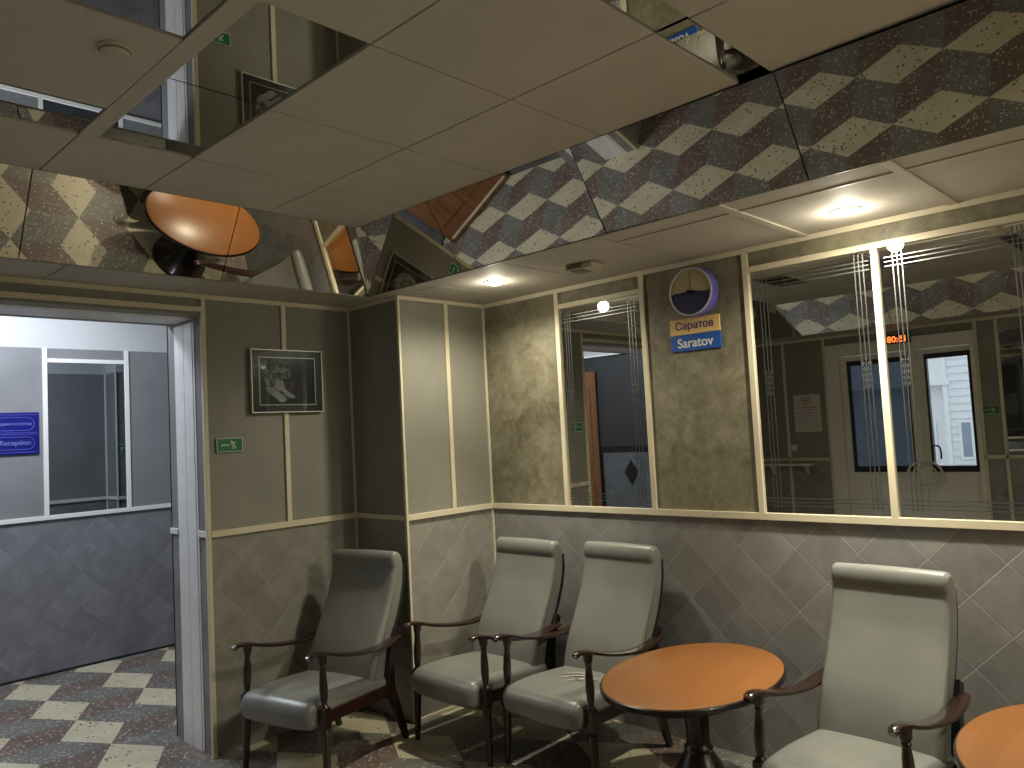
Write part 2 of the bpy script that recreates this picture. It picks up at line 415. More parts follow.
# strips
tn = [0]
def trim(lo, hi, mat='trim'):
    tn[0] += 1
    return struct(ub('trim_%d' % tn[0], MAT[mat], (lo, hi), bevel=.0015))
h = .0125; d = .012
trim((0, -d, ZR - .015), (XR, 0, ZR + .014))                         # rail, back
trim((0, -d, ZS - .022), (XR, 0, ZS))
for x, z0 in ((.546, ZR), (1.067, ZR), (1.59, ZR), (2.66, ZR), (3.2, ZR)):
    trim((x - h, -d, z0 + .014), (x + h, 0, ZS - .022))
trim((2.107 - h, -d, ZR + .014), (2.107 + h, 0, MZ1))
trim((.546 + h, -d, MZ1), (1.067 - h, 0, MZ1 + .024)); trim((1.59 + h, -d, MZ1), (2.66 - h, 0, MZ1 + .024))
trim((0, -.012, .014), (.010, 0, ZS - .022))                          # corner strip with the column
trim((0, -.6, ZR - .015), (d, -.012, ZR + .014)); trim((0, -.6, ZS - .020), (d, -.012, ZS))
trim((0, -.288 - h, ZR + .014), (d, -.288 + h, ZS - .02))
trim((-.006, -.611, 0), (.011, -.598, ZS))                            # outer corner of the column
trim((d * .0, -.6, 0), (.010, 0, .018))                               # foot strip of the column
trim((XA, -.612, ZR - .012), (-.006, -.6, ZR + .012)); trim((XA, -.612, ZS - .02), (-.006, -.6, ZS))
trim((XA, -.611, 0), (XA + .010, -.599, ZS - .02))
trim((XA, DOOR0 + .012, ZR - .015), (XA + d, -.612, ZR + .014)); trim((XA, DOOR1 - 1.0, ZS - .022), (XA + d, -.612, ZS))
trim((XA, -1.0 - h, ZR + .014), (XA + d, -1.0 + h, ZS - .022))
trim((XA - .010, DOOR0 - .010, 0), (XA + .010, DOOR0 + .010, ZS - .022))
trim((XA - .010, DOOR1 - .010, 0), (XA + .010, DOOR1 + .010, ZS - .022))
trim((XA, DOOR1 + .010, 2.035), (XA + d, DOOR0 - .010, 2.058))
trim((XA, YF, ZR - .015), (XA + d, DOOR1 - .010, ZR + .014))
# entrance wall strips
trim((XA, YF, ZR - .015), (EX0, YF + d, ZR + .014), 'trim'); trim((EX1, YF, ZR - .015), (XR, YF + d, ZR + .014))
trim((XA, YF, ZS - .022), (XR, YF + d, ZS))
for x in (-.13, EX0 - .01, EX1 + .01, 1.64, 2.35): trim((x - h, YF, 0.02), (x + h, YF + d, ZS - .022))

# ------------------------------------------------------------------ the hall beyond the doorway
XW = -2.63
wh = struct(ub('wall_hall', MAT['concrete'], ((XW - .12, -3.6, 0), (XW - .012, .6, 2.95))))
ub('tile_dado', MAT['tile_hall'], ((XW - .012, -3.45, 0), (XW, .5, ZR)), parent=wh)
for y0, y1 in ((-3.45, -2.6), (-2.6, -1.477), (-.965, -.3), (-.3, .5)):
    panel(MAT['panel_hall'], (XW - .012, y0, ZR), (XW, y1, 2.11), wh)
panel(MAT['panel_hall'], (XW - .012, -1.477, 2.02), (XW, -.965, 2.11), wh)
panel(MAT['plaster'], (XW - .012, -3.45, 2.11), (XW, .5, 2.75), wh)
trim((XW, -3.45, ZR - .014), (XW + d, .5, ZR + .014), 'trim_white')
for y in (-1.477, -.965): trim((XW, y - .014, ZR + .014), (XW + d, y + .014, 2.11), 'trim_white')
trim((XW, -1.463, 2.015), (XW + d, -.979, 2.042), 'trim_white')
trim((XW, -3.45, 0), (XW + .006, .5, .016), 'dark')
for y in (-2.6, -.3): trim((XW, y - .014, ZR + .014), (XW + d, y + .014, 2.11), 'trim_white')
# stepped wall back of the column
ws = struct(ub('wall_step', MAT['concrete'], ((-1.088, -.488, 0), (XB + .012, .5, 2.95))))
ub('tile_dado', MAT['tile_hall'], ((-1.1, -.5, 0), (-1.088, .5, ZR)), ((-1.088, -.5, 0), (XB, -.488, ZR)), parent=ws)
panel(MAT['panel_hall'], (-1.1, -.5, ZR), (-1.088, .5, 2.11), ws); panel(MAT['panel_hall'], (-1.088, -.5, ZR), (XB, -.488, 2.11), ws)
panel(MAT['plaster'], (-1.1, -.5, 2.11), (-1.088, .5, 2.75), ws); panel(MAT['plaster'], (-1.088, -.5, 2.11), (XB, -.488, 2.75), ws)
trim((-1.112, -.5, ZR - .014), (-1.1, .5, ZR + .014), 'trim_white'); trim((-1.1, -.512, ZR - .014), (XB - .012, -.5, ZR + .014), 'trim_white')
trim((XB - .012, DOOR0 + .01, ZR - .014), (XB, -.5, ZR + .014), 'trim_white')
trim((-1.112, -.512, 0), (-1.1, -.5, 2.11), 'trim_white'); trim((XB - .012, -.512, 0), (XB, -.5, 2.11), 'trim_white')
# hall end walls and ceiling
wn_ = struct(ub('wall_hall_north', MAT['panel_hall'], ((XW - .1, .5, 0), (XB, .6, 2.95))))
MAT['tile_white'] = tile_mat('dimmed_white_tile', 'x', -1.6 * M, .4 * M, .8 * M, (.11, .115, .12))  # white tile with the dimness of the south end put into its colour
MAT['panel_dim'] = plain('dimmed_hall_wall', (.028, .029, .029), .5, var=.08, scale=3.0)  # wall colour darkened to stand in for the poor light here
we = struct(ub('wall_hall_south', MAT['panel_dim'], ((XW - .1, -3.6, 0), (-2.74, -3.45, 2.95)), ((-1.88, -3.6, 0), (XB + .1, -3.45, 2.95)), ((-2.74, -3.6, 1.98), (-1.88, -3.45, 2.95)), ((-2.95, -4.20, 0), (-1.70, -4.14, 2.95)), ((-2.95, -4.14, 0), (-2.89, -3.6, 2.95)), ((-1.76, -4.14, 0), (-1.70, -3.6, 2.95))))  # boxes behind the opening are added, unseen, to keep out the sky
ub('panel', MAT['tile_white'], ((-1.83, -3.45, 0), (XB, -3.438, 1.13)), parent=we)
ub('border', MAT['black'], ((-1.86, -3.45, 1.13), (XB, -3.438, 1.195)), ((-1.86, -3.45, 0), (-1.83, -3.438, 1.13)), parent=we)
ub('panel', MAT['plaster'], ((XW, -3.45, 2.15), (XB, -3.438, 2.75)), parent=we)
for cx in (-1.49, -1.05):
    MB().prism([(a * M, b * M) for a, b in ((-.085, 0), (0, -.13), (.085, 0), (0, .13))], ((cx * M, -3.438 * M, .93 * M), (1, 0, 0), (0, 0, 1), (0, 1, 0)), 0, .004).build('diamond_inlay', MAT['black'], we)
trim((XW, -3.438, 2.13), (XB, -3.426, 2.15), 'trim_white')
d2 = struct(empty('door_2', (-1.89 * M, -3.445 * M, 0), math.radians(-47)))      # hinged here, its leaf standing open into the hall
o = MB().ubox((-.83, 0, .01), (-.005, .04, 1.98)).build('door_leaf', MAT['wood_door'], d2, .004)
pb = MB()
for z0, z1 in ((.22, .85), (.98, 1.82)):
    for x0, x1 in ((-.76, -.45), (-.38, -.07)): pb.ubox((x0, .04, z0), (x1, .048, z1))
pb.build('door_panel', MAT['wood_door'], d2, .006)
MB().ubox((-.80, .04, .05), (-.03, .046, .075)).build('kick_strip', MAT['trim'], d2, .001)
MB().tube([(-.78 * M, .04 * M, .95 * M), (-.78 * M, .09 * M, .95 * M), (-.68 * M, .095 * M, .95 * M)], .009).build('door_handle', MAT['metal'], d2)
struct(ub('ceiling_hall', MAT['plaster'], ((XW, -3.45, 2.75), (XB, .5, 2.80))))

# doorway lining: silver profiles in the depth of the wall
dr = struct(empty('door_1', (XA * M, (DOOR0 + DOOR1) / 2 * M, 0)))
def lining(y, s):
    mb = MB()
    for x0, x1, t in ((-.545, -.528, .003), (-.640, -.548, .005), (-.735, -.643, .005), (-.752, -.738, .003)):
        mb.box(((x0 - XA) * M, (y - (DOOR0 + DOOR1) / 2) * M, 0), ((x1 - XA) * M, (y - s * t - (DOOR0 + DOOR1) / 2) * M, 2.004 * M))
    return mb.build('frame_post', MAT['metal'], dr, .002)
lining(DOOR0, 1); lining(DOOR1, -1)
mb = MB()
yc = (DOOR0 + DOOR1) / 2
for x0, x1, t in ((-.545, -.528, .003), (-.640, -.548, .006), (-.735, -.643, .006), (-.752, -.738, .003)):
    mb.box(((x0 - XA) * M, (DOOR1 - yc) * M, (2.022 - t) * M), ((x1 - XA) * M, (DOOR0 - yc) * M, 2.022 * M))
mb.build('frame_head', MAT['metal'], dr, .002)
for (x0, x1) in ((-.528, XA - .010), (XB, -.752)):
    trim((x0, DOOR0 - .008, ZR - .014), (x1, DOOR0, ZR + .014), 'trim_white')

# ------------------------------------------------------------------ soffits and the upper ceiling
ANG = math.radians(56.2); RISE = ZT - ZS; RUN = RISE / math.tan(ANG)
AX0 = -.10; BY0 = -.71; FX = XR - .335; FY = YF + .335     # lower edges of the sloped mirrors
gap = .0025
sof = struct(ub('ceiling_soffit', MAT['dark'], ((XA, BY0, ZS + .016), (XR, 0, ZS + .03)), ((XA, YF, ZS + .016), (AX0, BY0, ZS + .03)),
                ((FX, YF, ZS + .016), (XR, BY0, ZS + .03)), ((AX0, YF, ZS + .016), (FX, FY, ZS + .03))))
def boards(name, mat, cells, z, t, parent):
    out = []
    for x0, x1, y0, y1 in cells:
        mb = MB(); mb.ubox((x0 + gap, y0 + gap, z), (x1 - gap, y1 - gap, z + t)); out.append(mb.build(name, mat, parent, .002))
    return out
cells = []
xs = [XA, -.10, .30, .83, 1.345, 1.85, 2.385, 2.92, 3.45, 3.98, 4.5, XR]
for a, b in zip(xs, xs[1:]):
    if b <= 0.01: cells.append((a, b, BY0, -.6)) ; continue
    a_ = max(a, -.10)
    if a_ >= 1.3: cells += [(a_, b, -.565, 0), (a_, b, BY0, -.565)]
    else: cells += [(max(a_, 0) if a_ < 0 else a_, b, -.6 if a_ < .2 else BY0, 0)]
cells.append((-.10, .30, BY0, -.6))
ys = [YF, -3.4, -2.82, -2.30, -2.08, -1.541, -1.0, BY0]
for a, b in zip(ys, ys[1:]): cells.append((XA, AX0, a, b))
for a, b in zip(ys, ys[1:]): cells.append((FX, XR, a, b))
xs2 = [AX0 + .535 * i for i in range(9)] + [FX]
for a, b in zip(xs2, xs2[1:]): cells.append((a, b, YF, FY))
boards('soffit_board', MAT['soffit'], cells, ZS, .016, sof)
for x in (1.85, 2.385, 2.92): trim((x - .016, BY0, ZS - .006), (x + .016, -.012, ZS + .001), 'tbar')
trim((1.345, -.565 - .008, ZS - .004), (XR, -.565 + .008, ZS + .001), 'tbar')
# thin metal edge where soffit and sloped mirror meet
trim((AX0, BY0 - .003, ZS - .004), (FX, BY0 + .003, ZS + .001), 'edge'); trim((AX0 - .003, FY, ZS - .004), (AX0 + .003, BY0, ZS + .001), 'edge')
trim((FX - .003, FY, ZS - .004), (FX + .003, BY0, ZS + .001), 'edge'); trim((AX0, FY - .003, ZS - .004), (FX, FY + .003, ZS + .001), 'edge')

# sloped mirrors: panel = strip piece between two stations, mitred at the corners
LAST = []
def slope_panel(side, a, b, label, lean=None):
    """a, b: stations (low edge) along the side; corners are mitred"""
    def pt(s, top):
        r = RUN if top else 0.0; z = ZT if top else ZS
        if side == 'back': x = min(max(s, AX0 + r), FX - r); return Vector((x, BY0 - r, z))
        if side == 'front': x = min(max(s, AX0 + r), FX - r); return Vector((x, FY + r, z))
        if side == 'left': y = min(max(s, FY + r), BY0 - r); return Vector((AX0 + r, y, z))
        if side == 'right': y = min(max(s, FY + r), BY0 - r); return Vector((FX - r, y, z))
    g = .002
    q = [pt(a + g, 0), pt(b - g, 0), pt(b - g, 1), pt(a + g, 1)]
    n = (q[1] - q[0]).cross(q[3] - q[0]).normalized()
    if n.z < 0: n = -n
    mb = MB(); mb.add([(v * M) for v in q] + [(v * M) + n * .006 for v in q], [(0, 1, 2, 3), (7, 6, 5, 4), (0, 4, 5, 1), (1, 5, 6, 2), (2, 6, 7, 3), (3, 7, 4, 0)])
    c = (q[0] + q[1] + q[2] + q[3]) / 4 * M
    o = mb.build('sloped_mirror', MAT['mirror'], origin=tuple(c))
    if lean:                                                             # a panel that sags a little in its fixings
        a_ = math.radians(lean[0]); n2 = Vector((lean[1], -math.sin(a_), -math.cos(a_))).normalized()
        n1 = Vector((0, -math.sin(ANG), -math.cos(ANG))); o.rotation_euler = n1.rotation_difference(n2).to_euler()
        R3 = o.rotation_euler.to_matrix(); le = o.location + R3 @ ((q[0] + q[3]) / 2 * M - c)
        if LAST: o.location += n1 * n1.dot(LAST[0] - le)                  # its edge meets the panel before it
    R3 = o.rotation_euler.to_matrix(); LAST[:] = [o.location + R3 @ ((q[1] + q[2]) / 2 * M - c)]
    return tag(o, label, 'mirror', 'sloped mirror panels around the ceiling')
bs = [AX0, .605, 1.40, 2.17, 2.94, 3.71, 4.3, FX]
bl = ['sloped mirror panel in the corner showing the tilted tiger picture', 'sloped mirror panel above the narrow wall mirror, showing pale floor near the doorway',
      'sloped mirror panel above the round clock, showing the patterned floor', 'sloped mirror panel at upper right, above the two wide mirrors',
      'sloped mirror panel beyond the wide mirrors along the back soffit', 'sloped mirror panel near the right end of the back soffit', 'last sloped mirror panel of the back soffit beside the right wall']
leans = [None, None, (55.2, -.016), (55.0, -.020), (55.4, -.012), None, None]
for a, b, l, k in zip(bs, bs[1:], bl, leans): slope_panel('back', a, b, l, k)
ls = [FY, -3.0, -2.245, -1.481, BY0]
ll = ['sloped mirror panel at the entrance end of the left soffit', 'sloped mirror panel over the doorway at the left edge of the photo',
      'sloped mirror panel over the doorway showing most of an orange tabletop', 'sloped mirror panel over the tiger picture showing the tip of an orange tabletop']
for a, b, l in zip(ls, ls[1:], ll): slope_panel('left', a, b, l)
for k, (a, b) in enumerate(zip(xs2[::2], xs2[2::2] )):
    slope_panel('front', a, b, ['sloped mirror above the notices on the entrance side, next to the left wall', 'sloped mirror above the entrance door frame', 'sloped mirror above the entrance exit sign', 'entrance-side sloped mirror opposite the cut-off table', 'entrance-side sloped mirror in the corner by the right wall'][min(k, 4)])
rs = [FY, -2.8, -1.8, BY0]
for (a, b), l in zip(zip(rs, rs[1:]), ('entrance end', 'middle', 'back end')): slope_panel('right', a, b, 'sloped mirror panel on the right-hand soffit, ' + l)

cl = struct(ub('ceiling', MAT['dark'], ((AX0 + RUN - .03, FY + RUN - .03, ZT + .045), (FX - RUN + .03, BY0 - RUN + .03, ZT + .06))))
X0, X1, Y0, Y1 = AX0 + RUN, FX - RUN, FY + RUN, BY0 - RUN
cx = [X0, .515, 1.035, 1.545, 2.06]; cy = [Y0, -3.26, -2.74, -2.225]
cells = []
for a, b in zip(cx, cx[1:]):
    cells += [(a, b, -1.353, Y1), (a, b, -1.868, -1.353)]
cells += [(X0, .515, -2.225, -1.868), (1.545, 2.06, -2.225, -1.868), (X0, .507, -2.74, -2.225), (.748, 1.27, -2.74, -2.225), (1.545, 2.06, -2.74, -2.225)]
for a, b in zip(cx, cx[1:]): cells += [(a, b, -3.26, -2.74), (a, b, Y0, -3.26)]
cx2 = [2.155, 2.67, 3.19, 3.70, 4.22, X1]
for a, b in zip(cx2, cx2[1:]):
    for c, e in zip([Y0, -3.26, -2.74, -2.225, -1.868, -1.349], [-3.26, -2.74, -2.225, -1.868, -1.349, Y1]):
        cells.append((a, b, c, e))
boards('ceiling_board', MAT['tile_ceiling'], cells, ZT, .03, cl)
ub('ceiling_bar', MAT['tile_ceiling'], ((.515, -2.225, ZT), (1.545, -2.172, ZT + .012)), parent=cl)
# mirror tiles let into the ceiling
def top_mirror(x0, x1, y0, y1, z, label):
    mb = MB(); mb.ubox((x0 + gap, y0 + gap, z), (x1 - gap, y1 - gap, z + .012))
    o = mb.build('ceiling_mirror', MAT['mirror_top'], origin=((x0 + x1) / 2 * M, (y0 + y1) / 2 * M, z * M))
    tag(o, label, 'mirror', 'mirror tiles let into the ceiling'); return o
top_mirror(.52, 1.04, -2.17, -1.868, ZT + .006, 'ceiling mirror tile reflecting the silver door frame and a hall strip')
top_mirror(1.04, 1.545, -2.17, -1.868, ZT + .006, 'ceiling mirror tile reflecting the green exit sign')
top_mirror(.507, .748, -2.74, -2.225, ZT + .006, 'ceiling mirror tile at the left photo edge, below the round smoke detector')
top_mirror(1.27, 1.545, -2.74, -2.225, ZT + .006, 'ceiling mirror tile at the top photo edge above the round detector')
for k, (a, b) in enumerate(((-1.349, Y1), (-1.868, -1.349), (-2.225, -1.868), (-2.74, -2.225), (-3.26, -2.74), (Y0, -3.26))):
    o = top_mirror(2.06, 2.155, a, b, ZT + .006, ['narrow ceiling mirror strip reflecting the blue city sign', 'narrow ceiling mirror strip second from the back soffit',
        'third narrow ceiling mirror strip counted from the back soffit', 'fourth narrow ceiling mirror strip counted from the back soffit', 'fifth narrow ceiling mirror strip counted from the back soffit', 'narrow ceiling mirror strip beside the entrance soffit'][k])
    if k == 0: o.rotation_euler = (.018, 0, 0)                          # hangs slightly out of level

# ------------------------------------------------------------------ lamps on the soffit
LAMP = (.97, .90, .71)
struct(ub('ceiling_slab', MAT['concrete'], ((-4.3, -4.25, 2.95), (XR + .13, .62, 3.02))))  # unseen slab added to stop sky light leaking past the mirrors
def spot(x, y, label, grp='warm downlights in the back soffit', e=1.0):
    t = empty('downlight', (x * M, y * M, ZS * M)); tag(t, label, 'ceiling light', grp)
    mb = MB(); mb.lathe([(.044, -.0005), (.056, -.001), (.056, -.004), (.050, -.006), (.044, -.004), (.044, -.0005)], n=28); mb.build('ring', MAT['lamp_ring'], t)
    mb = MB(); mb.lathe([(.0445, -.002), (.0445, -.007), (.038, -.013), (.020, -.018), (.003, -.019)], n=28); mb.build('lens', MAT['lens'], t)
    li = bpy.data.lights.new('downlight_glow', 'POINT'); li.energy = 3.0 * e; li.color = LAMP; li.shadow_soft_size = .03
    lo = bpy.data.objects.new('downlight_glow', li); COL.objects.link(lo); lo.parent = t; lo.location = (0, 0, -.06)
    li = bpy.data.lights.new('downlight_beam', 'SPOT'); li.energy = 50 * e; li.color = LAMP; li.shadow_soft_size = .035; li.spot_size = math.radians(166); li.spot_blend = .65
    lo = bpy.data.objects.new('downlight_beam', li); COL.objects.link(lo); lo.parent = t; lo.location = (0, 0, -.055)
    li = bpy.data.lights.new('downlight_core', 'SPOT'); li.energy = 130 * e; li.color = LAMP; li.shadow_soft_size = .035; li.spot_size = math.radians(74); li.spot_blend = 1.0
    lo = bpy.data.objects.new('downlight_core', li); COL.objects.link(lo); lo.parent = t; lo.location = (0, 0, -.055)
    return t
spot(.522, -.425, 'bright warm round downlight in the soffit above the corner chairs', e=.62)
spot(2.106, -.25, 'bright warm round downlight in the soffit above the wide mirrors')
spot(3.70, -.30, 'warm round downlight in the soffit beyond the right photo edge')

spot(4.83, -.95, 'unseen fill light added in the right-hand soffit to brighten the left wall', 'added fill lights in the right soffit', 1.3)  # fill lamp added to lift the left wall, no such fixture known
# cool lamp added in the hall, standing in for its daylight
t = empty('hall_fill_lamp', (-1.75 * M, -2.0 * M, 2.75 * M)); tag(t, 'cool white flat lamp added in the hall in place of its daylight', 'ceiling light')
mb = MB(); mb.box((-.32, -.62, -.03), (.32, .62, 0)); mb.build('housing', MAT['trim_white'], t, .004)
mb = MB(); mb.box((-.29, -.59, -.036), (.29, .59, -.03)); mb.build('diffuser', MAT['hall_fill'], t)
li = bpy.data.lights.new('hall_fill_light', 'AREA'); li.shape = 'RECTANGLE'; li.size = .56; li.size_y = 1.16; li.energy = 58; li.color = (.84, .91, 1.0)
lo = bpy.data.objects.new('hall_fill_light', li); COL.objects.link(lo); lo.parent = t; lo.location = (0, 0, -.05)

# ------------------------------------------------------------------ wall mirrors with etched lines
def wall_mirror(x0, x1, label, etch):
    t = empty('wall_mirror', ((x0 + x1) / 2 * M, 0, MZ0 * M)); tag(t, label, 'mirror', 'dark mirrors set in the back wall')
    ox = (x0 + x1) / 2
    mb = MB(); mb.box(((x0 - ox) * M, 0, 0), ((x1 - ox) * M, .008, (MZ1 - MZ0) * M)); mb.build('mirror_glass', MAT['mirror_wall'], t)
    e = MB(); w = .0038
    vx, hz = etch
    zt = [z - MZ0 for z in hz[0]]; zb = [z - MZ0 for z in hz[1]]
    for grp in vx:
        for x in grp:
            c = (x - ox) * M; e.box((c - w / 2, -.0008, (zb[0] - .01) * M), (c + w / 2, 0, (zt[-1] + .03) * M))
    xa, xb = (vx[0][0] - ox - .03) * M, (vx[1][-1] - ox + .02) * M
    for z in zt + zb:
        e.box((xa, -.0009, z * M - w / 2), (xb, -.0001, z * M + w / 2))
    e.build('etched_line', MAT['etch'], t)['kind'] = 'stuff'
    s = MB()                                           # small star clusters on the vertical lines and at the corners
    for grp in vx:
        cxm = (grp[1] - ox) * M
        for cz in [1.545 - MZ0 + k * .022 for k in range(-2, 3)]:
            for q in range(2):
                s.prism([(.013 * math.cos(PI / 4 * j) * (1 if j % 2 == 0 else .35), .013 * math.sin(PI / 4 * j) * (1 if j % 2 == 0 else .35)) for j in range(8)],
                        ((cxm + (q - .5) * .024 * (1 if int(cz * 1000) % 2 else .6), 0, cz * M), (1, 0, 0), (0, 0, 1), (0, -1, 0)), .0009, .0016)
    s.build('etched_star', MAT['etch'], t)['kind'] = 'stuff'
HZ = ([1.940, 1.957, 1.973], [1.045, 1.060, 1.075])
wall_mirror(.546 + h, 1.067 - h, 'narrow dark mirror with etched lines in the back wall, left of the clock', (([.592, .607, .622], [.98, .998, 1.016]), HZ))
wall_mirror(1.59 + h, 2.107 - h, 'wide dark mirror right of the clock, reflecting the white notices', (([1.643, 1.658, 1.674], [2.030, 2.046, 2.062]), HZ))
wall_mirror(2.107 + h, 2.66 - h, 'wide dark mirror at the right photo edge, reflecting the bright entrance door', (([2.168, 2.184, 2.200], [2.549, 2.563, 2.577]), HZ))
def plain_mirror(name, lo, hi, label, mat, n):
    c = [(a + b) / 2 * M for a, b in zip(lo, hi)]
    mb = MB(); mb.ubox(lo, hi); return tag(mb.build(name, mat, origin=tuple(c)), label, 'mirror')
plain_mirror('wall_mirror', (XW - .012, -1.463, ZR + .014), (XW + .002, -.979, 2.015), 'tall narrow mirror with white strips on the hall wall beyond the doorway', MAT['mirror_hall'], 0)
plain_mirror('wall_mirror', (1.64 + h, YF - .012, ZR + .014), (2.35 - h, YF + .002, 2.0), 'mirror beside the exit sign on the entrance wall, seen only by reflection', MAT['mirror_hall'], 0)

# ------------------------------------------------------------------ armchairs
def make_chair():
    t = empty('armchair')
    # seat cushion: side outline (y, z), front at -y
    pr = spline([(-.404, .300), (-.407, .330), (-.390, .362), (-.345, .378), (-.20, .380), (0, .366), (.14, .352), (.165, .335), (.160, .285), (.0, .275), (-.2, .268), (-.335, .255), (-.390, .265)], 6, True)
    MB().cushion(pr, .227, .035, 6, .010).build('seat', MAT['vinyl'], t, sharp=60)
    # backrest: forward-bowed lower half, rolled top
    front = [(.005, .300), (.022, .37), (.045, .44), (.076, .51), (.116, .58), (.160, .66), (.198, .74), (.222, .81), (.235, .858), (.236, .872), (.232, .890), (.233, .915), (.242, .937), (.260, .948), (.288, .942), (.310, .918)]
    back = [(.318, .88), (.314, .80), (.294, .72), (.262, .64), (.221, .56), (.181, .48), (.148, .40), (.127, .32), (.10, .290), (.04, .288)]
    MB().cushion(spline(front + back, 4, True), .219, .022, 5, .004).build('backrest', MAT['vinyl'], t, sharp=60)
    # dark backing board and rear posts
    bp = [(.130, .28), (.150, .40), (.183, .48), (.223, .56), (.264, .64), (.296, .72), (.315, .80), (.317, .875), (.333, .875), (.333, .80), (.314, .72), (.284, .64), (.243, .56), (.205, .48), (.172, .40), (.152, .28)]
    MB().cushion(bp, .212, .004, 2).build('back_panel', MAT['black_cloth'], t, sharp=30)
    for s in (-1, 1):
        path = spline([(s * .228, .268, 0), (s * .230, .205, .16), (s * .231, .150, .30), (s * .230, .168, .46), (s * .226, .205, .530), (s * .220, .232, .570)], 4)
        def sect(i, u):
            w = .011 + .006 * min(1, u * 4) - .004 * max(0, u - .7); dd = .013 + .010 * math.sin(min(1, u * 1.6) * PI * .75)
            return [(w, dd), (-w, dd), (-w, -dd), (w, -dd)]
        MB().sweep(path, sect, up=(0, 1, 0), smooth=False).build('rear_leg', MAT['wood_black'], t, .003)
    # front legs: tapered foot, square block at the seat rail, turned baluster under the arm
    for s in (-1, 1):
        a0 = (s * .264, -.340, 0); a1 = (s * .243, -.327, .58)
        def at(z): k = z / .58; return Vector((a0[0] + (a1[0] - a0[0]) * k, a0[1] + (a1[1] - a0[1]) * k, z))
        mb = MB(); mb.lathe([(.0125, 0), (.0145, .02), (.018, .14), (.020, .235), (.023, .243), (.018, .252), (.018, .262)], a0, a1, 16)
        mb.lathe([(.016, .345), (.021, .352), (.016, .360), (.0125, .366), (.017, .390), (.0195, .435), (.017, .485), (.013, .522), (.0165, .530), (.013, .536), (.020, .547), (.0225, .580)], a0, a1, 16)
        c = at(.303); q = .0195
        mb.box((c.x - q, c.y - q, .258), (c.x + q, c.y + q, .350))
        mb.build('front_leg', MAT['wood_dark'], t, .0015, sharp=35)
    # seat rails
    for s in (-1, 1):
        MB().sweep([(s * .240, -.32, .298), (s * .232, .150, .285)], lambda i, u: [(.009, .028), (-.009, .028), (-.009, -.028), (.009, -.028)], smooth=False).build('side_rail', MAT['wood_dark'], t, .002)
    MB().box((-.23, .125, .24), (.23, .147, .29)).build('back_rail', MAT['wood_dark'], t, .002)
    MB().box((-.232, -.335, .24), (.232, -.315, .268)).build('front_rail', MAT['wood_dark'], t, .002)
    # arms: curled tip, dip in the middle, rising to the rear post
    for s in (-1, 1):
        path = spline([(s * .240, -.412, .580), (s * .241, -.396, .591), (s * .242, -.365, .591), (s * .243, -.32, .582), (s * .248, -.22, .552), (s * .250, -.10, .527), (s * .250, .01, .514), (s * .249, .09, .514), (s * .246, .16, .522), (s * .243, .212, .531)], 4)
        def sect(i, u):
            w = .016 + .015 * math.sin(PI * min(1, u * .90) ** 1.6); th = .0095
            if u < .06: w *= .8; th = .012
            return [(w, th * .5), (w * .6, th), (-w * .6, th), (-w, th * .5), (-w, -th * .6), (-w * .6, -th), (w * .6, -th), (w, -th * .6)]
        MB().sweep(path, sect, smooth=True).build('armrest', MAT['wood_arm'], t, sharp=45)
    return t
chair = make_chair()
def place(o, mid, ang, label):
    a = math.radians(ang)
    o.location = (mid[0], mid[1], 0); o.rotation_euler = (0, 0, a)
    tag(o, label, 'armchair', 'grey vinyl armchairs along the walls')
c2 = copy_tree(chair); c3 = copy_tree(chair); c4 = copy_tree(chair)
place(chair, (-.044, -1.130), 13.6, 'grey vinyl armchair beneath the tiger picture, its back to the dark side of the column')
place(c2, (.443, -.454), 0.0, 'grey vinyl armchair in the corner beneath the narrow mirror, right arm touching its neighbour')
place(c3, (1.017, -.382), -0.5, 'grey vinyl armchair with torn seat at the left of the oval table')
place(c4, (2.322, -.450), -2.8, 'grey vinyl armchair at the right between two oval tables')
# torn crease on the third chair's seat
mb = MB()
def strip(pts, w, z):
    P = spline([(x, y, 0) for x, y in pts], 5); n = len(P); vs = []; fs = []
    for i, p in enumerate(P):
        k = w * math.sin(PI * (i + .3) / (n + .6)); a = Vector(P[min(i + 1, n - 1)]) - Vector(P[max(i - 1, 0)]); a = Vector((-a.y, a.x, 0)).normalized() * k
        vs += [(p[0] + a.x, p[1] + a.y, z), (p[0] - a.x, p[1] - a.y, z)]
    for i in range(n - 1): fs.append((2 * i, 2 * i + 1, 2 * i + 3, 2 * i + 2))
    mb.add(vs, fs)
for pts, w in (([(-.06, -.20), (.0, -.12), (.07, -.10)], .006), ([(-.02, -.24), (.03, -.17), (.10, -.15)], .005), ([(-.08, -.14), (-.01, -.08), (.04, -.09)], .005), ([(.02, -.20), (.06, -.13), (.12, -.11)], .007)):
    strip(pts, w, .3915)
q = mb.build('tear', MAT['tear'], c3)
sd = q.modifiers.new('t', 'SOLIDIFY'); sd.thickness = .003
q['label'] = 'pale torn crease in the vinyl'

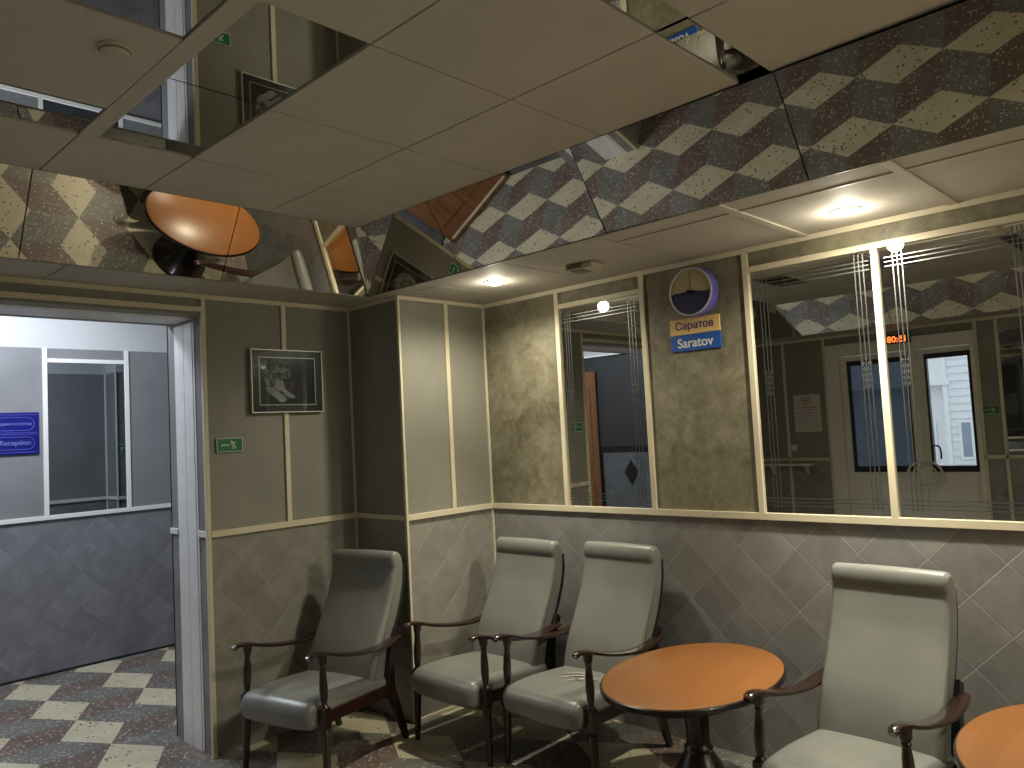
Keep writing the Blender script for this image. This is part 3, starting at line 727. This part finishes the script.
# ------------------------------------------------------------------ oval tables
def make_table():
    t = empty('oval_table'); A, B = .297 * M, .417 * M
    def oval(k, z, n=72): return [(A * 1 * math.cos(2 * PI * i / n) + k * math.cos(2 * PI * i / n), B * math.sin(2 * PI * i / n) + k * math.sin(2 * PI * i / n), z) for i in range(n)]
    def stack(mb, rings):
        n = len(rings[0]); vs = [v for r in rings for v in r]; fs = []
        for i in range(len(rings) - 1):
            for k in range(n): k2 = (k + 1) % n; fs.append((i * n + k, i * n + k2, (i + 1) * n + k2, (i + 1) * n + k))
        fs.append(tuple(reversed(range(n)))); fs.append(tuple((len(rings) - 1) * n + k for k in range(n))); mb.add(vs, fs, True)
    mb = MB(); stack(mb, [oval(-.05, .535), oval(-.010, .545), oval(-.008, .549), oval(-.014, .5515)]); mb.build('tabletop', MAT['table_top'], t, sharp=30)
    mb = MB(); stack(mb, [oval(-.06, .514), oval(-.020, .516), oval(-.016, .521), oval(-.004, .524), oval(.0, .528), oval(.0, .541), oval(-.003, .546), oval(-.0085, .548), oval(-.0085, .535)])
    o = mb.build('edge_moulding', MAT['wood_black'], t, sharp=35); o['label'] = 'dark moulded edge of the tabletop'
    mb = MB(); mb.lathe([(.215, 0), (.218, .012), (.208, .026), (.185, .045), (.155, .085), (.126, .13), (.098, .175), (.072, .222), (.054, .250), (.058, .262), (.050, .273), (.045, .285), (.048, .36), (.050, .42), (.046, .475), (.060, .49), (.064, .525)], n=32)
    o = mb.build('pedestal', MAT['wood_black'], t, sharp=50)
    return t
tb = make_table(); tb.location = (1.550 * M, -.545 * M, 0); tb.rotation_euler = (0, 0, math.radians(3))
tag(tb, 'oval orange-topped pedestal table between two armchairs, shown whole', 'table', 'oval pedestal tables along the back wall')
t2 = copy_tree(tb); t2.location = (2.712 * M, -.560 * M, 0); t2.rotation_euler = (0, 0, 0)
tag(t2, 'oval orange-topped table cut off by the right photo edge, beside the rightmost chair', 'table', 'oval pedestal tables along the back wall')

# ------------------------------------------------------------------ framed tiger photograph
Y_, Z_ = lambda y: y * M, lambda z: z * M
pc = (XA * M - .008, -.993 * M, 1.713 * M); PW, PH = .398 * M / 2, .316 * M / 2
pf = empty('framed_picture', pc); tag(pf, 'framed black and white photograph of a lying tiger on the left wall', 'picture')
N = (1, 0, 0); A = (0, 1, 0); B = (0, 0, 1)
def ring(mb, w, hgt, t, d0, d1):
    mb.box((d0, -w, -hgt), (d1, w, -hgt + t)); mb.box((d0, -w, hgt - t), (d1, w, hgt)); mb.box((d0, -w, -hgt + t), (d1, -w + t, hgt - t)); mb.box((d0, w - t, -hgt + t), (d1, w, hgt - t)); return mb
MB().box((.0085, -PW + .001, -PH + .001), (.030, PW - .001, PH - .001)).build('backing', MAT['frame_black'], pf)
ring(MB(), PW, PH, .006, .014, .0385).build('frame', MAT['silver'], pf, .001)
MB().box((.030, -PW + .006, -PH + .006), (.033, PW - .006, PH - .006)).build('mount', MAT['mount'], pf)
IW, IH = .157 * M, .120 * M
ring(MB(), IW, IH, .004, .033, .035).build('inner_border', MAT['silver'], pf)
MB().box((.033, -IW + .004, -IH + .004), (.0338, IW - .004, IH - .004)).build('print', MAT['photo_black'], pf)
def zp(x, y): return ((x - 420) / 430 * 2 * IW * .5 * 2 * .5 * 2 * .5, -(y - 392) / 365 * 2 * IH * .5 * 2 * .5 * 2 * .5)   # picture sketch units
def blob(pts, d, mat, nm):
    P = [((x - 420) / 430 * 2 * IW, -(y - 392) / 365 * 2 * IH) for x, y in pts]
    P = [tuple(p[:2]) for p in spline([(a, b, 0) for a, b in P], 5, True)]
    return MB().prism(P, ((0, 0, 0), A, B, N), .0338, d).build(nm, mat, pf)
blob([(250, 350), (275, 300), (310, 275), (345, 285), (380, 330), (385, 400), (395, 450), (360, 470), (300, 455), (262, 440), (245, 400)], .0341, MAT['fur'], 'tiger_body')
blob([(262, 430), (300, 445), (345, 475), (390, 505), (405, 530), (390, 550), (350, 548), (325, 520), (280, 485), (258, 460)], .0344, MAT['fur_light'], 'tiger_leg')
blob([(345, 420), (380, 425), (410, 465), (445, 488), (470, 505), (465, 522), (430, 520), (395, 495), (360, 455)], .0343, MAT['fur_light'], 'tiger_leg')
blob([(335, 300), (345, 268), (375, 262), (410, 275), (430, 300), (440, 325), (432, 350), (425, 375), (400, 380), (370, 365), (345, 345)], .0346, MAT['fur'], 'tiger_head')
blob([(412, 335), (438, 325), (442, 345), (430, 375), (410, 376), (402, 355)], .0348, MAT['fur'], 'tiger_muzzle')
for px, py in ((348, 272), (398, 270)): blob([(px - 12, py + 8), (px, py - 12), (px + 14, py + 4), (px + 4, py + 14)], .0349, MAT['fur'], 'tiger_ear')
MB().box((.0362, -PW + .0062, -PH + .0062), (.0368, PW - .0062, PH - .0062)).build('glass_pane', MAT['glass'], pf)

# ------------------------------------------------------------------ exit signs
def exit_sign(name, fr, w, hgt, label, flip=1):
    o, Aa, Bb, Nn = fr; t = empty('exit_sign', o); tag(t, label, 'sign', 'green exit signs')
    F = ((0, 0, 0), Aa, Bb, Nn); W, H = w / 2, hgt / 2
    rect = lambda a0, b0, a1, b1: [(a0, b0), (a1, b0), (a1, b1), (a0, b1)]
    MB().prism(rect(-W, -H, W, H), F, 0, .008).build('plate', MAT['green'], t)
    mb = MB(); e = w * .022
    for r in (rect(-W, -H, W, -H + e), rect(-W, H - e, W, H), rect(-W, -H, -W + e, H), rect(W - e, -H, W, H)): mb.prism(r, F, .008, .0092)
    mb.build('border', MAT['white_mark'], t)
    s = w
    def q(pts): return [(flip * a * s, b * s) for a, b in pts]
    mb = MB(); mb.prism(q([(-.30, .018), (-.30, -.018), (-.02, -.018), (-.02, .018)]), F, .008, .0095)
    mb.prism(q([(-.34, 0), (-.27, .045), (-.27, -.045)]), F, .008, .0096); mb.build('arrow', MAT['white_mark'], t)
    mb = MB()
    def limb(a, b, wd):
        a = Vector(a); b = Vector(b); n = Vector((-(b - a).y, (b - a).x)).normalized() * wd
        mb.prism(q([tuple(a + n), tuple(a - n), tuple(b - n), tuple(b + n)]), F, .008, .0095)
    mb.prism(q([(.065 + .034 * math.cos(k * PI / 6), .125 + .034 * math.sin(k * PI / 6)) for k in range(12)]), F, .008, .0095)
    limb((.10, .10), (.155, -.03), .034); limb((.10, .09), (.05, .03), .016); limb((.05, .03), (.01, .045), .015); limb((.12, .085), (.20, .10), .016); limb((.20, .10), (.235, .06), .014)
    limb((.15, -.02), (.105, -.07), .020); limb((.105, -.07), (.115, -.155), .017); limb((.155, -.02), (.205, -.085), .020); limb((.205, -.085), (.235, -.13), .016)
    mb.build('running_figure', MAT['white_mark'], t)
exit_sign('a', ((XA * M + .001, -1.302 * M, 1.408 * M), (0, 1, 0), (0, 0, 1), (1, 0, 0)),   .130 * M, .065 * M, 'green exit sign with white arrow and running figure under the tiger picture')
exit_sign('b', ((1.555 * M, YF * M + .001, 1.375 * M), (-1, 0, 0), (0, 0, 1), (0, 1, 0)), .125 * M, .066 * M, 'green exit sign right of the entrance doors, seen in the right wide mirror', -1)
exit_sign('c', ((-1.101 * M, -.445 * M, 1.428 * M), (0, -1, 0), (0, 0, 1), (-1, 0, 0)), .14 * M, .075 * M, 'green exit sign in the hall, seen in the tall hall mirror')

# ------------------------------------------------------------------ blue reception plate in the hall
t = empty('reception_sign', (XW * M + .001, -1.650 * M, 1.553 * M)); tag(t, 'square blue plate with two framed lines of lettering on the hall wall', 'sign')
F = ((0, 0, 0), (0, 1, 0), (0, 0, 1), (1, 0, 0)); w = .270 * M / 2
MB().box((0, -w, -w), (.010, w, w)).build('plate', MAT['blue_sign'], t, .002)
def pill(cz, hw, hh, nm):
    P = [(-hw + hh + hh * math.cos(a), cz + hh * math.sin(a)) for a in [PI / 2 + PI * k / 10 for k in range(11)]] + [(hw - hh + hh * math.cos(a), cz + hh * math.sin(a)) for a in [-PI / 2 + PI * k / 10 for k in range(11)]]
    path = [(.0112, a, b) for a, b in P]
    MB().tube(path, .0028, 6, (1, 0, 0), True).build(nm, MAT['blue_line'], t)
pill(.066, .118, .046, 'scroll_border'); pill(-.070, .118, .044, 'scroll_border'); 
mb = MB()
for z in (-.006, .006, .132, -.132): mb.box((.010, -w * .92, z - .002), (.0115, w * .92, z + .002))
mb.build('border', MAT['blue_line'], t)
text_mesh('lettering', 'Администратор', .05, MAT['blue_letter'], t, ((.010, 0, .066), (0, 1, 0), (0, 0, 1), (1, 0, 0)), .0006, .002, .205)
text_mesh('lettering', 'Reception', .05, MAT['blue_letter'], t, ((.010, 0, -.070), (0, 1, 0), (0, 0, 1), (1, 0, 0)), .0006, .002, .190)

# ------------------------------------------------------------------ clock and city plates
ck = empty('wall_clock', (1.352 * M, -.001, 1.969 * M)); tag(ck, 'round wall clock with half sand, half navy dial in a violet-blue case', 'clock')
def disc_mb(mb, prof, n=48):
    vs = []; fs = []
    for r, dpt in prof:
        for k in range(n): a = 2 * PI * k / n; vs.append((r * math.cos(a), -dpt, r * math.sin(a)))
    for i in range(len(prof) - 1):
        for k in range(n): k2 = (k + 1) % n; fs.append((i * n + k, i * n + k2, (i + 1) * n + k2, (i + 1) * n + k))
    mb.add(vs, fs, True); return mb
RC = .108 * M
disc_mb(MB(), [(RC * .2, .001), (RC, .001), (RC, .058), (RC * .97, .062), (RC * .93, .060), (RC * .91, .052), (RC * .2, .052)]).build('case', MAT['clock_rim'], ck)
disc_mb(MB(), [(RC * .985, .060), (RC * .97, .066), (RC * .925, .066), (RC * .915, .052)]).build('bezel', MAT['clock_bezel'], ck)
def half(top):
    r = RC * .915; wv = [(x * r, .03 * r * math.sin(x * 7) - .02 * r) for x in [1 - .1 * k for k in range(21)]]
    arc = [(r * math.cos(a), r * math.sin(a)) for a in ([PI - PI * k / 24 for k in range(1, 24)] if top else [PI + PI * k / 24 for k in range(1, 24)])]
    P = wv + arc
    return P
MB().prism(half(True), ((0, 0, 0), (1, 0, 0), (0, 0, 1), (0, -1, 0)), .044, .0565).build('upper_dial', MAT['dial_sand'], ck)
MB().prism(half(False), ((0, 0, 0), (1, 0, 0), (0, 0, 1), (0, -1, 0)), .044, .0564).build('lower_dial', MAT['dial_navy'], ck)
def hand(name, ang, ln, wd, dep):
    a = math.radians(ang); u = (math.sin(a), math.cos(a)); v = (u[1], -u[0]); b = -.02
    P = [(u[0] * b + v[0] * wd, u[1] * b + v[1] * wd), (u[0] * b - v[0] * wd, u[1] * b - v[1] * wd), (u[0] * ln - v[0] * wd * .5, u[1] * ln - v[1] * wd * .5), (u[0] * ln + v[0] * wd * .5, u[1] * ln + v[1] * wd * .5)]
    MB().prism(P, ((0, 0, 0), (1, 0, 0), (0, 0, 1), (0, -1, 0)), dep, dep + .0015).build(name, MAT['black'], ck)
hand('minute_hand', 266, RC * .76, .0050, .0595); hand('hour_hand', 112, RC * .52, .0060, .0578); hand('second_hand', 2, RC * .84, .0016, .0612)
disc_mb(MB(), [(.001, .064), (.008, .064), (.008, .0566)]).build('hub', MAT['black'], ck)

def plate(name, lo, hi, mat, body, lm, label, tw, roll):
    cx_, cz_ = (lo[0] + hi[0]) / 2 * M, (lo[1] + hi[1]) / 2 * M; w2, h2 = (hi[0] - lo[0]) / 2 * M, (hi[1] - lo[1]) / 2 * M
    t = empty(name, (cx_, -.0005, cz_)); t.rotation_euler = (0, math.radians(roll), 0); tag(t, label, 'sign')
    MB().box((-w2, -.008, -h2), (w2, 0, h2)).build('plate', mat, t, .001)
    text_mesh('lettering', body, .06, lm, t, ((0, -.008, 0), (1, 0, 0), (0, 0, 1), (0, -1, 0)), .0010, .0012, tw)
plate('city_sign', (1.209, 1.7905), (1.456, 1.862), MAT['yellow'], 'Саратов', MAT['navy'], 'yellow plate with the city name in Cyrillic, just under the clock', .208, 0)
plate('city_sign', (1.209, 1.7175), (1.456, 1.789), MAT['blue_plate'], 'Saratov', MAT['offwhite'], 'blue plate with the city name in Latin letters, below the yellow plate', .195, 0)

# ------------------------------------------------------------------ ceiling devices
t = empty('alarm_box', (1.010 * M, -.360 * M, ZS * M)); tag(t, 'small box-shaped alarm unit on the soffit above the clock', 'detector')
t.rotation_euler = (0, 0, math.radians(8))
MB().box((-.075, -.05, -.030), (.075, .06, -.001)).build('housing', MAT['plastic'], t, .006)
MB().box((-.06, -.056, -.027), (.02, -.048, -.006)).build('grille', MAT['plastic_dark'], t, .002)
MB().box((-.055, -.035, -.034), (.02, .045, -.029)).build('vent_plate', MAT['plastic_dark'], t, .002)
t = empty('smoke_detector', (1.128 * M, -2.335 * M, ZT * M)); tag(t, 'round flat smoke detector on the ceiling board at upper left', 'detector')
mb = MB(); mb.lathe([(.046, 0), (.046, -.005), (.041, -.009), (.038, -.015), (.030, -.020), (.004, -.022)], n=32); mb.build('body', MAT['tile_ceiling'], t)
mb = MB(); mb.lathe([(.0375, -.008), (.041, -.011), (.0385, -.014)], n=32); mb.build('vent_ring', MAT['plastic_dark'], t)

# ------------------------------------------------------------------ entrance doors (reflected in the mirrors)
de = struct(empty('door_3', (0, YF * M, 0)))
mb = MB()
mb.box((EX0 * M, -.10, 0), ((EX0 + .12) * M, .02, EZ * M)); mb.box(((EX1 - .035) * M, -.10, 0), (EX1 * M, .02, EZ * M)); mb.box(((EX0 + .12) * M, -.10, 1.92 * M), ((EX1 - .035) * M, .02, EZ * M))
mb.box((.97 * M, -.10, 1.90 * M), (1.05 * M, .018, 1.92 * M)); mb.build('frame', MAT['door_white'], de, .004)
def leaf(x0, x1, gx0, gx1, gmat):
    r = MB().box((x0 * M, -.07, .01), (x1 * M, -.02, .88 * M))
    r.box((x0 * M, -.07, .88 * M), (gx0 * M, -.02, 1.915 * M)); r.box((gx1 * M, -.07, .88 * M), (x1 * M, -.02, 1.915 * M)); r.box((gx0 * M, -.07, 1.87 * M), (gx1 * M, -.02, 1.915 * M))
    lf = r.build('door_leaf', MAT['door_white'], de, .003)
    k = MB(); g = .018
    for b in (((gx0, .88), (gx1, .93)), ((gx0, 1.83), (gx1, 1.87)), ((gx0, .93), (gx0 + g, 1.83)), ((gx1 - g, .93), (gx1, 1.83))):
        k.box((b[0][0] * M, -.065, b[0][1] * M), (b[1][0] * M, -.012, b[1][1] * M))
    k.build('gasket', MAT['gasket'], lf)
    MB().box(((gx0 + g) * M, -.045, .93 * M), ((gx1 - g) * M, -.039, 1.83 * M)).build('glass_pane', gmat, lf)
    MB().box(((x0 + .06) * M, -.02, .12 * M), ((x1 - .04) * M, -.013, .78 * M)).build('lower_panel', MAT['door_white'], lf, .006)
    return lf
la = leaf(EX0 + .12, 1.035, .45, .96, MAT['glass_dark']); lb = leaf(1.04, EX1 - .035, 1.09, 1.435, MAT['glass'])
for s, lf in ((-1, la), (1, lb)):
    P = [(1.0375 * M + s * (.012 + .125 * M * math.sin(a)), .028, .86 * M + .11 * M * math.cos(a)) for a in [PI * k / 16 for k in range(17)]]
    P2 = [(1.0375 * M + s * (.008 + .085 * M * math.sin(a)), .028, .86 * M + .075 * M * math.cos(a)) for a in [PI * k / 16 for k in range(17)]]
    mb = MB(); mb.tube(P, .010, 8, (0, 1, 0)); mb.tube(P2, .008, 8, (0, 1, 0))
    for a in (P[3], P[13]): mb.tube([(a[0], -.02, a[2]), (a[0], .028, a[2])], .007, 8, (1, 0, 0))
    mb.build('ring_handle', MAT['door_white'], lf)
MB().tube(spline([(1.12 * M, -.02, 1.10 * M), (1.12 * M, .03, 1.10 * M), (1.16 * M, .035, 1.095 * M), (1.175 * M, .035, 1.05 * M), (1.172 * M, .03, .99 * M)], 4), .008, 8, (1, 0, 0)).build('lever', MAT['black'], lb)
# notices
def notice(cx_, cz_, w, hgt, label, sym):
    t = empty('notice_sign', (cx_ * M, YF * M + .001, cz_ * M)); tag(t, label, 'notice', 'notices beside the entrance')
    F = ((0, 0, 0), (-1, 0, 0), (0, 0, 1), (0, 1, 0))
    w *= M; hgt *= M
    MB().box((-w / 2, 0, -hgt / 2), (w / 2, .002, hgt / 2)).build('sheet', MAT['paper'], t)
    if sym:
        c = (0, hgt * .16); r = hgt * .22
        MB().tube([(c[0] + r * math.cos(2 * PI * k / 24), .003, c[1] + r * math.sin(2 * PI * k / 24)) for k in range(24)], .004, 6, (0, 1, 0), True).build('ban_ring', MAT['red'], t)
        mb = MB(); mb.prism([(-.7 * r, .6 * r + c[1]), (-.6 * r, .7 * r + c[1]), (.7 * r, -.6 * r + c[1]), (.6 * r, -.7 * r + c[1])], F, .002, .0036)
        mb.build('ban_bar', MAT['red'], t)
        mb = MB(); mb.prism([(-.6 * r, c[1] - .1 * r), (.6 * r, c[1] - .1 * r), (.6 * r, c[1] + .1 * r), (-.6 * r, c[1] + .1 * r)], F, .002, .0030); mb.build('cigarette', MAT['black'], t)
        mb = MB()
        for z, k in ((-.22, .72), (-.36, .5)): mb.prism([(-w * k / 2, hgt * z - .004), (w * k / 2, hgt * z - .004), (w * k / 2, hgt * z + .004), (-w * k / 2, hgt * z + .004)], F, .002, .0026)
        mb.build('printed_line', MAT['red'], t)
    else:
        mb = MB()
        for k in range(7): z = .36 - .12 * k; mb.prism([(-w * .38, hgt * z - .002), (w * (.38 - .1 * (k % 3)), hgt * z - .002), (w * (.38 - .1 * (k % 3)), hgt * z + .002), (-w * .38, hgt * z + .002)], F, .002, .0026)
        mb.build('printed_line', MAT['print'], t)
notice(.065, 1.517, .25, .165, 'white no-smoking notice with red ring, upper of two sheets by the entrance', True)
notice(.065, 1.342, .25, .175, 'plain white sheet hanging under the no-smoking notice', False)
t = empty('wall_shelf', (-.10 * M, YF * M + .016, .965 * M)); tag(t, 'pale narrow shelf below the notices on the entrance wall', 'shelf')
MB().box((-.30, 0, -.018), (.26, .16, 0)).build('board', MAT['door_white'], t, .003)
for x in (-.2, .16): MB().prism([(0, -.018), (.13, -.018), (.11, -.035), (.02, -.11), (0, -.11)], ((x, 0, 0), (0, 1, 0), (0, 0, 1), (1, 0, 0)), -.006, .006).build('bracket', MAT['door_white'], t)
t = empty('light_switch', (-.085 * M, YF * M + .001, 1.11 * M)); tag(t, 'small white switch below the notices, seen in the left wide mirror', 'switch')
MB().box((-.03, 0, -.03), (.03, .008, .03)).build('plate', MAT['offwhite'], t, .003); MB().box((-.016, .008, -.02), (.016, .014, .02)).build('rocker', MAT['offwhite'], t, .002)
# LED clock over the doors
t = empty('led_sign', (.905 * M, YF * M + .022, 2.02 * M)); tag(t, 'small black display with glowing orange digits above the entrance doors', 'sign')
MB().box((-.12, 0, -.042), (.12, .03, .042)).build('housing', MAT['black'], t, .003)
text_mesh('digits', '15:08', .07, MAT['led'], t, ((0, .03, 0), (-1, 0, 0), (0, 0, 1), (0, 1, 0)), .0015, .002, .165)

# ------------------------------------------------------------------ outside the entrance
struct(ub('ground_outside', MAT['snow'], ((-14, -30, -.35), (14, YF - .14, -.27))))
HX = -2.95 * M
hs = empty('house', (HX, -20 * M, -.3)); tag(hs, 'white clapboard house seen through the entrance glass by reflection', 'building')
mb = MB()
for k in range(34):
    z = k * .22; mb.add([(.12, .0, z + .22), (9, .0, z + .22), (9, .035, z), (.12, .035, z), (.12, -.3, z), (9, -.3, z), (.12, -.3, z + .22), (9, -.3, z + .22)], [(0, 1, 2, 3), (3, 2, 5, 4), (1, 7, 5, 2), (0, 3, 4, 6)])
mb.build('wall', MAT['siding'], hs)
MB().box((0, -.3, 0), (.12, .07, 7.4)).build('corner_board', MAT['siding2'], hs)
MB().box((-9, -.8, 0), (0, -.35, 7.4)).build('side_wing', MAT['siding2'], hs)
MB().box((-9, -.36, 2.55), (.2, .12, 2.68)).build('cornice', MAT['siding2'], hs)
for x, yy, z0, z1 in ((.53, .02, .35, 1.5), (2.2, .02, .35, 1.5), (-.55, -.36, .3, 1.5)):
    fr_ = MB().box((x - .19, yy, z0), (x + .19, yy + .06, z1)).build('window_frame', MAT['siding2'], hs, .005)
    MB().box((x - .12, yy + .055, z0 + .08), (x + .12, yy + .068, z1 - .08)).build('window_pane', MAT['hwindow'], fr_)

# ------------------------------------------------------------------ daylight, camera, output look
w = bpy.data.worlds.new('world'); S.world = w; w.use_nodes = True
nt = w.node_tree; bg = nt.nodes['Background']; bg.inputs[0].default_value = (.92, .96, 1.0, 1); bg.inputs[1].default_value = 1.5

f = 777.397
Rv = Vector((.7201313, .69186869, -.05223625)); Uv = Vector((.07980414, -.00780698, .99677999)); Fv = Vector((-.68923306, .72198114, .06083604))
cam = bpy.data.cameras.new('camera'); cam.sensor_fit = 'HORIZONTAL'; cam.sensor_width = 36; cam.lens = f * 36 / 1024; cam.clip_start = .02
co = bpy.data.objects.new('camera', cam); COL.objects.link(co)
Uv = (Uv - Rv * Uv.dot(Rv)).normalized(); Bv = Rv.cross(Uv)
m = Matrix((Rv, Uv, Bv)).transposed().to_4x4(); m.translation = Vector((3.09735, -3.03856, 1.40180)) * M
co.matrix_world = m; S.camera = co

S.view_settings.view_transform = 'Standard'; S.view_settings.look = 'None'; S.view_settings.gamma = 1.0
S.view_settings.exposure = 0.16; S.view_settings.use_curve_mapping = False
cy_ = S.cycles
cy_.max_bounces = 10; cy_.diffuse_bounces = 4; cy_.glossy_bounces = 7; cy_.transparent_max_bounces = 12
cy_.sample_clamp_indirect = 4.0
